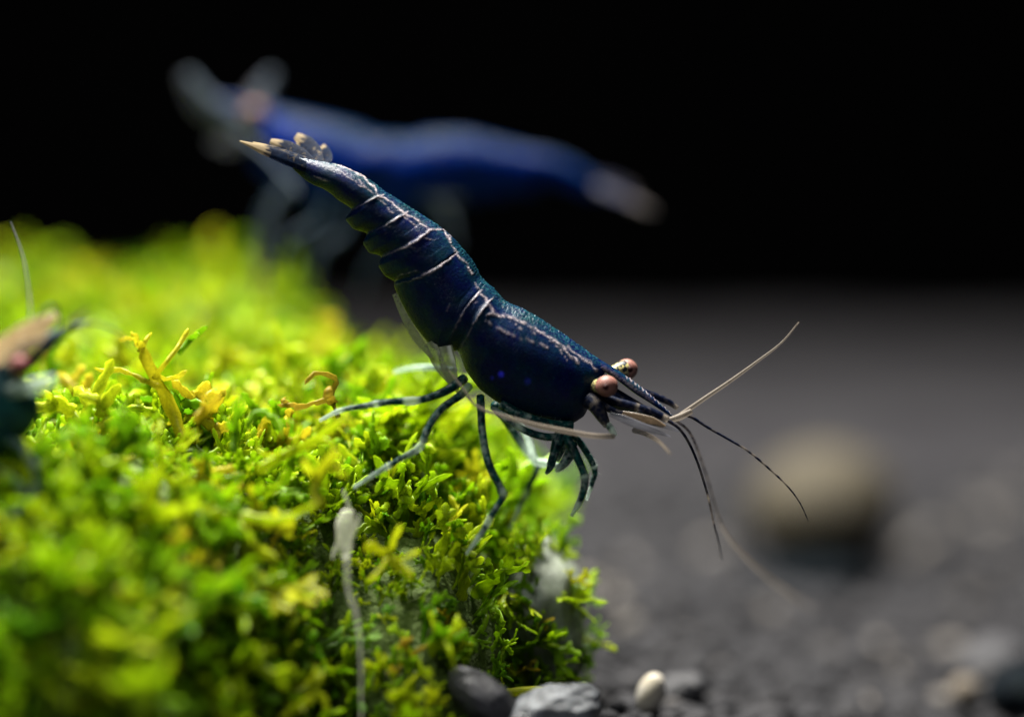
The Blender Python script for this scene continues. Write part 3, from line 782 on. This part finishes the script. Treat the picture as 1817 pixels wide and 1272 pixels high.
LEG_BANDS = [(0, .15), (.12, .05), (.3, 0), (.36, .65), (.4, .75), (.44, .05), (.56, .05), (.6, .7), (.63, .1), (.8, .15), (.86, .8), (1, .95)]
L2_BANDS = [(0, .5), (.05, .3), (.1, .05), (.4, .1), (.46, .35), (.50, .8), (.54, .3), (.66, .2), (.68, .0), (.71, .0), (.73, .75), (.77, .3), (.93, .45), (1, .9)]
L3_BANDS = [(0, .05), (.25, .15), (.5, .05), (.55, .1), (.575, .75), (.60, .15), (.68, .1), (.69, 0), (.73, 0), (.74, .8), (.78, .8), (.80, .15), (.86, .2), (.88, .8), (1, .95)]
E_BANDS = [(0, 0), (.45, .0), (.52, .05), (.545, .7), (.58, .1), (.8, .05), (.86, .75), (1, .9)]
LIMBS = [
 # far legs first
 ('leg', [(800, 660, 1.2), (772, 662, 2.6), (733, 663, 3.6), (700, 668, 4.2), (672, 676, 4.6)], [6, 6, 5.5, 4, 2.5], [(0, .2), (.4, .3), (.55, .55), (1, .85)], 'limb'),
 ('leg', [(872, 722, 1.0), (893, 766, 2.6), (911, 805, 3.4), (929, 830, 3.8), (936, 846, 4.0), (920, 880, 4.2), (905, 914, 4.3), (884, 960, 4.2)], [9, 9, 8.5, 7, 6.5, 6, 5, 3], [(0, 0), (.3, .1), (.45, .6), (.52, .1), (.7, .05), (.74, .7), (.78, .1), (.88, .5), (1, .9)], 'limb'),
 ('leg', [(905, 728, .9), (926, 790, 2.4), (934, 828, 3.0), (960, 833, 2.6), (985, 832, 1.4)], [6, 6.5, 8, 8, 6], [(0, .2), (.4, .5), (.6, .75), (.8, .65), (1, .2)], 'limb'),
 ('leg', [(1010, 770, .6), (1030, 795, .9), (1050, 836, 1.2), (1046, 862, 1.2), (1036, 892, 1.1)], [7, 7, 6.5, 5, 2.5], E_BANDS, 'limb'),
 # near legs
 ('leg', [(828, 668, -.7), (815, 678, -1.0), (796, 690, -1.6), (754, 704, -2.4), (699, 707, -2.9), (650, 715, -3.0), (614, 722, -3.0), (578, 740, -2.7)], [10, 8.5, 7.2, 7.0, 6.3, 5.4, 4.4, 2.6], LEG_BANDS, 'limb'),
 ('leg', [(836, 682, -.7), (823, 697, -1.2), (790, 721, -2.2), (769, 754, -3.2), (757, 784, -3.7), (723, 805, -4.0), (681, 830, -4.2), (641, 855, -4.0)], [9, 8, 7.5, 7.2, 6.4, 5.4, 4.4, 2.8], L2_BANDS, 'limb'),
 ('leg', [(856, 700, -.7), (859, 725, -1.2), (863, 762, -2.0), (875, 812, -2.9), (898, 858, -3.5), (902, 872, -3.6), (884, 902, -3.8), (866, 934, -3.9), (838, 973, -3.8)], [8.5, 8, 8, 8.2, 7.6, 6.6, 6, 5, 2.6], L3_BANDS, 'limb'),
 ('leg', [(998, 762, -.4), (1014, 781, -.9), (1027, 803, -1.3), (1043, 842, -1.7), (1036, 880, -1.7), (1019, 910, -1.6)], [11, 9.5, 8, 7.4, 6.2, 3.0], E_BANDS, 'limb'),
 # claws held under the mouth
 ('claw', [(1000, 765, -.5), (992, 785, -.8), (986, 806, -1.0), (980, 826, -1.0), (973, 836, -.9)], [13, 11, 8, 7.5, 3], [(0, 0), (.8, .05), (1, .3)], 'limb'),
 ('claw', [(1018, 784, -.4), (1012, 806, -.7), (1000, 824, -.9), (990, 832, -.9)], [9, 10, 8, 3], [(0, 0), (.5, .15), (.85, .3), (1, .7)], 'limb'),
 ('claw', [(1000, 770, .3), (994, 792, .5), (985, 820, .6)], [11, 10, 5], [(0, 0), (1, .2)], 'limb'),
 # folded mouth limbs under the carapace
 ('mouth_limb', [(876, 720, -.5), (905, 742, -.8), (940, 762, -.9), (975, 772, -.8), (1005, 770, -.6)], [5, 6, 6.5, 7, 7], [(0, .1), (.2, .5), (.3, .1), (.4, .45), (.5, .05), (1, .1)], 'limb'),
 ('mouth_limb', [(890, 715, -.2), (930, 738, -.4), (975, 752, -.4), (1018, 757, -.3)], [9, 10, 10, 11], [(0, .1), (.35, .05), (.4, .4), (.46, 0), (1, 0)], 'limb'),
 # antenna base and stalks of the feelers
 ('antenna_base', [(1036, 688, 0), (1070, 700, 0), (1105, 713, 0), (1140, 726, 0), (1170, 738, 0)], [30, 23, 16, 9, 3], [(0, 0), (.6, 0), (.75, .3), (1, .4)], 'feel'),
 ('antenna_base', [(1046, 706, -.7), (1060, 716, -.9), (1074, 738, -1.0), (1082, 752, -1.1)], [15, 14, 11, 6], [(0, .0), (.22, .1), (.28, .5), (.34, .1), (.8, .1), (1, .5)], 'feel'),
 ('antenna_base', [(1082, 748, -1.1), (1090, 758, -1.15), (1095, 769, -1.2)], [6, 6, 5.5], [(0, .6), (.3, .1), (.6, .7), (1, .95)], 'limb'),
 ('feeler_stalk', [(1060, 700, -.4), (1095, 711, -.55), (1131, 720, -.6), (1160, 729, -.6), (1187, 743, -.6)], [10, 9, 7.5, 7, 6.5], [(0, 0), (.52, 0), (.56, .5), (.6, 0), (.9, .0), (.95, .8), (1, .6)], 'feel'),
 ('feeler_stalk', [(1066, 712, -.6), (1100, 730, -.75), (1140, 742, -.8), (1180, 754, -.8)], [8, 6, 4.5, 2.5], [(0, 0), (.8, .1), (1, .6)], 'feel'),
 ('feeler_stalk', [(1120, 690, .5), (1160, 706, .8), (1182, 716, .9), (1200, 728, .9)], [6, 6, 6.5, 4], [(0, 0), (.85, .1), (1, .6)], 'feel'),
 ('feeler_stalk', [(1188, 744, -.5), (1208, 738, -.3), (1227, 729, -.1)], [5, 6.5, 5], [(0, .7), (.5, .95), (1, .9)], 'feel'),
 # long feelers
 ('antenna', [(1205, 738, .0), (1250, 707, .1), (1292, 679, .2), (1342, 643, .3), (1385, 610, .5), (1416, 574, .8)], [4.6, 3.9, 3.4, 2.5, 1.8, 1.0], [(0, .6), (.1, .75), (.2, .55), (.3, .8), (.4, .6), (.5, .95), (.6, .7), (.7, .9), (.8, .6), (1, .8)], 'feel'),
 ('antenna', [(1212, 736, .3), (1228, 742, .3), (1256, 760, .3), (1291, 780, .3), (1326, 801, .3), (1361, 830, .3), (1395, 862, .3), (1418, 892, .3), (1434, 926, .3)], [3.2, 2.5, 2.1, 2.0, 2.0, 1.8, 1.5, 1.2, .8],
   [(0, .1), (.3, .05), (.36, 0), (.40, .5), (.45, 0), (.48, .55), (.52, 0), (.56, .6), (.59, .0), (.64, .6), (.68, 0), (.72, .5), (.78, .1), (1, .1)], 'feel'),
 ('antenna', [(1188, 744, -.6), (1206, 757, -.6), (1222, 780, -.5), (1237, 815, -.3), (1249, 855, 0), (1257, 893, .6), (1263, 940, 1.6), (1268, 975, 2.6), (1270, 1010, 3.6)], [3.2, 2.6, 2.4, 2.2, 2.1, 2.0, 1.7, 1.4, .9],
   [(0, .1), (.3, .1), (.52, .15), (.56, .5), (.6, .15), (.72, .4), (.76, .1), (1, .2)], 'feel'),
 ('antenna', [(1199, 744, -.2), (1222, 775, 1.2), (1242, 850, 3.2), (1268, 960, 5.2), (1310, 1032, 7.4), (1352, 1086, 10), (1420, 1160, 14)], [2.6, 2.4, 2.2, 2.2, 2.4, 2.2, 1.4], [(0, .2), (.4, .3), (.6, .7), (1, .7)], 'feel'),
 ('antenna', [(1128, 760, -.9), (1146, 770, 0), (1164, 790, 1.6), (1178, 818, 3.4)], [4.5, 4.2, 3.4, 2.2], [(0, .9), (.3, .85), (1, .8)], 'feel'),
 ('antenna', [(1094, 769, -1.3), (1060, 766, -1.8), (1020, 758, -2.1), (960, 745, -2.3), (905, 729, -2.4), (862, 714, -2.4), (846, 698, -2.3), (828, 676, -2.1), (806, 652, -1.8)], [5.0, 4.7, 4.6, 4.3, 3.8, 3.3, 2.5, 2.1, 1.2], [(0, .8), (.5, .62), (.8, .5), (1, .75)], 'feel'),
]
PALE1 = [(0, 1), (1, 1)]
BLADES = [
 # tail fan
 ('uropod', [(545, 296, -.25), (510, 281, -.45), (470, 265, -.55), (430, 250, -.6)], [10, 12, 9, 1.5], .5, [(0, 0), (.55, .0), (.7, .75), (1, 1)], 'fan'),
 ('telson', [(556, 292, 0), (515, 276, .1), (478, 262, .2), (447, 253, .25)], [11, 9, 6, 1.5], .7, [(0, 0), (.7, .05), (.85, .6), (1, .9)], 'fan'),
 ('uropod', [(556, 294, .3), (528, 276, .7), (500, 262, 1.1), (470, 252, 1.4)], [9, 14, 13, 5], .45, [(0, 0), (.74, .0), (.86, .55), (1, .8)], 'fan'),
 ('uropod', [(566, 292, .4), (552, 274, 1.1), (532, 258, 1.7), (510, 243, 2.2)], [8, 15, 16, 6], .4, [(0, 0), (.74, .0), (.86, .5), (1, .75)], 'fan'),
 ('uropod', [(572, 293, .5), (572, 284, 1.3), (562, 272, 2.0), (554, 262, 2.6)], [7, 12, 12, 5], .35, [(0, 0), (.75, .0), (.9, .5), (1, .7)], 'fan'),
 # antennal scales
 ('antennal_scale', [(1085, 731, -.9), (1110, 739, -1.1), (1135, 749, -1.15), (1165, 760, -1.1), (1193, 771, -1.0)], [4, 8, 8, 6, 1], .35, PALE1, 'scale'),
 ('antennal_scale', [(1150, 748, .4), (1180, 758, .5), (1213, 771, .6)], [4, 5, 1], .35, PALE1, 'scale'),
 ('antennal_scale', [(1108, 729, -.95), (1140, 738, -1.0), (1165, 744, -1.0), (1184, 752, -1.0)], [4, 7.5, 7.5, 2], .25, PALE1, 'tan'),
 # swimmerets
 ('swimmeret', [(792, 612, -.5), (800, 645, -.8), (808, 672, -.9), (818, 694, -.9)], [14, 17, 12, 3], .3, PALE1, 'film'),
 ('swimmeret', [(765, 605, -.3), (780, 640, -.5), (796, 665, -.6), (812, 688, -.6)], [10, 13, 10, 2], .3, PALE1, 'film'),
 ('swimmeret', [(704, 520, -.6), (722, 560, -.7), (745, 598, -.7), (770, 632, -.7)], [5, 7, 9, 4], .2, PALE1, 'film'),
]
lat = FWD + 0.08 * UP + 0.12 * RIGHT; lat = lat / np.linalg.norm(lat)
C0 = CAM + FWD * DIST
def X_main(u, v, w_): return C0 + RIGHT * ((u - CX) / 40) + UP * ((CY - v) / 40) + lat * w_
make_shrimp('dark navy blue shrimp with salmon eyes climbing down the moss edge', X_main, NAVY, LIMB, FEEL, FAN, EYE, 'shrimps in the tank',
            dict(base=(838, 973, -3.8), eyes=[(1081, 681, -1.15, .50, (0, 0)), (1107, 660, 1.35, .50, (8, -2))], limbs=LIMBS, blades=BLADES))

def X_plane(head_px, turn, mirror, scale, dz, lat_dir):
    """place the same animal elsewhere: its near eye at head_px, depth dz; also returns photo px -> body px"""
    anchor = P(*head_px, dz); a0 = (1081, 681); k = (DIST + dz) / FPX
    ca, sa = math.cos(turn), math.sin(turn)
    def f(u, v, w_):
        x = (u - a0[0]) / 40; y = (a0[1] - v) / 40
        if mirror: x = -x
        return anchor + RIGHT * (x * ca - y * sa) * scale + UP * (x * sa + y * ca) * scale + lat_dir * w_ * scale
    def inv(px, py):
        xr, yr = (px - head_px[0]) * k / scale, (head_px[1] - py) * k / scale
        x, y = xr * ca + yr * sa, -xr * sa + yr * ca
        if mirror: x = -x
        return a0[0] + x * 40, a0[1] - y * 40
    return f, inv

def local(inv, limbs, blades):
    q = lambda pts: [(*inv(a, b), c) for a, b, c in pts]
    return ([(n, q(p), r, pl, mt) for n, p, r, pl, mt in limbs], [(n, q(p), r, wd, pl, mt) for n, p, r, wd, pl, mt in blades])

# the shrimp behind: facing away to the other side, feelers raised
EYE_O = eye_material('orange_eye', (0.14, 0.065, 0.045), (0.11, 0.055, 0.04))
Xb, inv = X_plane((458, 212), math.radians(-47), True, 1.06, 26, FWD * .97 - 0.2 * UP + .1 * RIGHT)
LB, BB = local(inv, [
 ('feeler_stalk', [(470, 225, -.4), (420, 215, -.6), (375, 185, -.7), (338, 140, -.8)], [14, 15, 13, 8], [(0, .3), (1, .55)], 'limb'),
 ('feeler_stalk', [(460, 205, .4), (462, 165, .7), (478, 122, .9)], [12, 12, 8], [(0, .3), (1, .55)], 'limb'),
 ('antenna', [(425, 240, -.8), (490, 300, -3), (540, 368, -6), (580, 425, -9)], [5, 4, 3.2, 2], [(0, .7), (1, .7)], 'limb'),
 ('leg', [(560, 290, -.8), (500, 365, -1.5), (480, 440, -2), (470, 535, -2.4)], [9, 9, 9, 6], [(0, .2), (.4, .5), (1, .85)], 'limb'),
 ('leg', [(600, 310, -.8), (575, 400, -1.6), (520, 440, -2), (500, 500, -2)], [10, 10, 8, 5], [(0, 0), (1, .4)], 'limb'),
 ('leg', [(640, 330, -.8), (620, 420, -1.6), (580, 455, -2), (565, 515, -2)], [10, 10, 8, 5], [(0, 0), (1, .4)], 'limb'),
 ('leg', [(530, 290, .8), (470, 350, 1.6), (450, 400, 2), (445, 470, 2)], [10, 10, 8, 5], [(0, .1), (1, .4)], 'limb'),
 ('leg', [(590, 310, .8), (545, 380, 1.6), (540, 420, 2), (530, 490, 2)], [10, 10, 8, 5], [(0, 0), (1, .4)], 'limb'),
 ('leg', [(700, 335, .8), (690, 420, 1.6), (650, 455, 2), (630, 510, 2)], [9, 9, 8, 5], [(0, 0), (1, .4)], 'limb'),
 ('leg', [(745, 345, -.6), (785, 372, -1), (808, 410, -1.4), (815, 450, -1.6)], [8, 8, 8, 5], [(0, .2), (.5, .5), (1, .6)], 'limb'),
 ('mouth_limb', [(480, 250, -.4), (520, 285, -.6), (560, 300, -.5)], [16, 20, 16], [(0, .1), (1, .1)], 'limb'),
], [
 ('antennal_scale', [(450, 232, -.6), (400, 215, -.8), (360, 185, -.8), (330, 140, -.8)], [10, 24, 22, 5], .3, PALE1, 'scale'),
 ('antennal_scale', [(455, 200, .6), (450, 165, .8), (475, 120, .8)], [8, 18, 4], .3, PALE1, 'scale'),
 ('antennal_scale', [(450, 240, -.8), (415, 262, -1), (380, 262, -1)], [8, 18, 4], .3, PALE1, 'scale'),
 ('swimmeret', [(700, 335, -.4), (760, 352, -.6), (820, 360, -.6)], [10, 14, 4], .3, PALE1, 'film'),
])
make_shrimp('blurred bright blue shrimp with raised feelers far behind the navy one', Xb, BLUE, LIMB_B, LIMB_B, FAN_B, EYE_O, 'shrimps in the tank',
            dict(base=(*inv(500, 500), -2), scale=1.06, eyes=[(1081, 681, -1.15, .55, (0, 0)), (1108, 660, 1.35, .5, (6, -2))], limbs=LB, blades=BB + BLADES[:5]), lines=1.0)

# the shrimp cut by the frame on the moss: only its head end shows
TAN_L = film_material('pale_tan_scale', (0.60, 0.46, 0.26), (0.80, 0.64, 0.40), 0.95, 0.55, 3)
EYE_R = eye_material('pink_eye', (0.30, 0.08, 0.08), (0.2, 0.05, 0.05))
Xl, inv = X_plane((42, 642), math.radians(60), False, 1.0, -7.5, FWD * 1.0 + .1 * UP)
LL, BL = local(inv, [
 ('feeler_stalk', [(30, 660, -.6), (75, 625, -.8), (112, 590, -.8), (158, 544, -.7)], [13, 10, 6, 2], [(0, 0), (1, .1)], 'feel'),
 ('feeler_stalk', [(0, 640, .4), (50, 590, .6), (95, 560, .6)], [14, 10, 7], [(0, .5), (1, .7)], 'feel'),
 ('antenna', [(50, 590, .5), (72, 552, .8), (94, 545, 1), (102, 570, 1.2), (98, 610, 1.4)], [3, 2.4, 2.2, 2, 1.5], [(0, .1), (1, .1)], 'feel'),
 ('antenna', [(52, 575, .5), (42, 530, 2), (20, 465, 4), (-12, 410, 6)], [1.8, 1.5, 1.3, 1], [(0, .1), (1, .02)], 'feel'),
 ('antenna', [(120, 580, -.5), (165, 574, 0), (205, 590, .6), (235, 625, 1)], [2.6, 2.2, 2, 1.2], [(0, .3), (1, .3)], 'feel'),
 ('claw', [(20, 690, -.8), (60, 680, -1.4), (105, 664, -1.6)], [13, 14, 6], [(0, .2), (.5, .55), (1, .8)], 'limb'),
 ('leg', [(10, 770, -.8), (45, 790, -1.6), (70, 825, -2.2), (66, 870, -2.4), (20, 912, -2.4)], [10, 9, 8, 7, 4], [(0, 0), (.4, .3), (.45, 0), (.7, .4), (1, .7)], 'limb'),
 ('leg', [(-10, 820, -.8), (25, 840, -1.4), (48, 870, -1.8), (40, 930, -2)], [9, 9, 8, 4], [(0, 0), (.5, .4), (.6, 0), (1, .6)], 'limb'),
], [
 ('antennal_scale', [(-30, 655, -.5), (20, 618, -.7), (65, 585, -.8), (104, 556, -.7)], [14, 27, 24, 6], .25, PALE1, 'tan_l'),
 ('antennal_scale', [(10, 650, -.9), (50, 615, -1), (85, 600, -1)], [8, 13, 4], .25, PALE1, 'scale'),
])
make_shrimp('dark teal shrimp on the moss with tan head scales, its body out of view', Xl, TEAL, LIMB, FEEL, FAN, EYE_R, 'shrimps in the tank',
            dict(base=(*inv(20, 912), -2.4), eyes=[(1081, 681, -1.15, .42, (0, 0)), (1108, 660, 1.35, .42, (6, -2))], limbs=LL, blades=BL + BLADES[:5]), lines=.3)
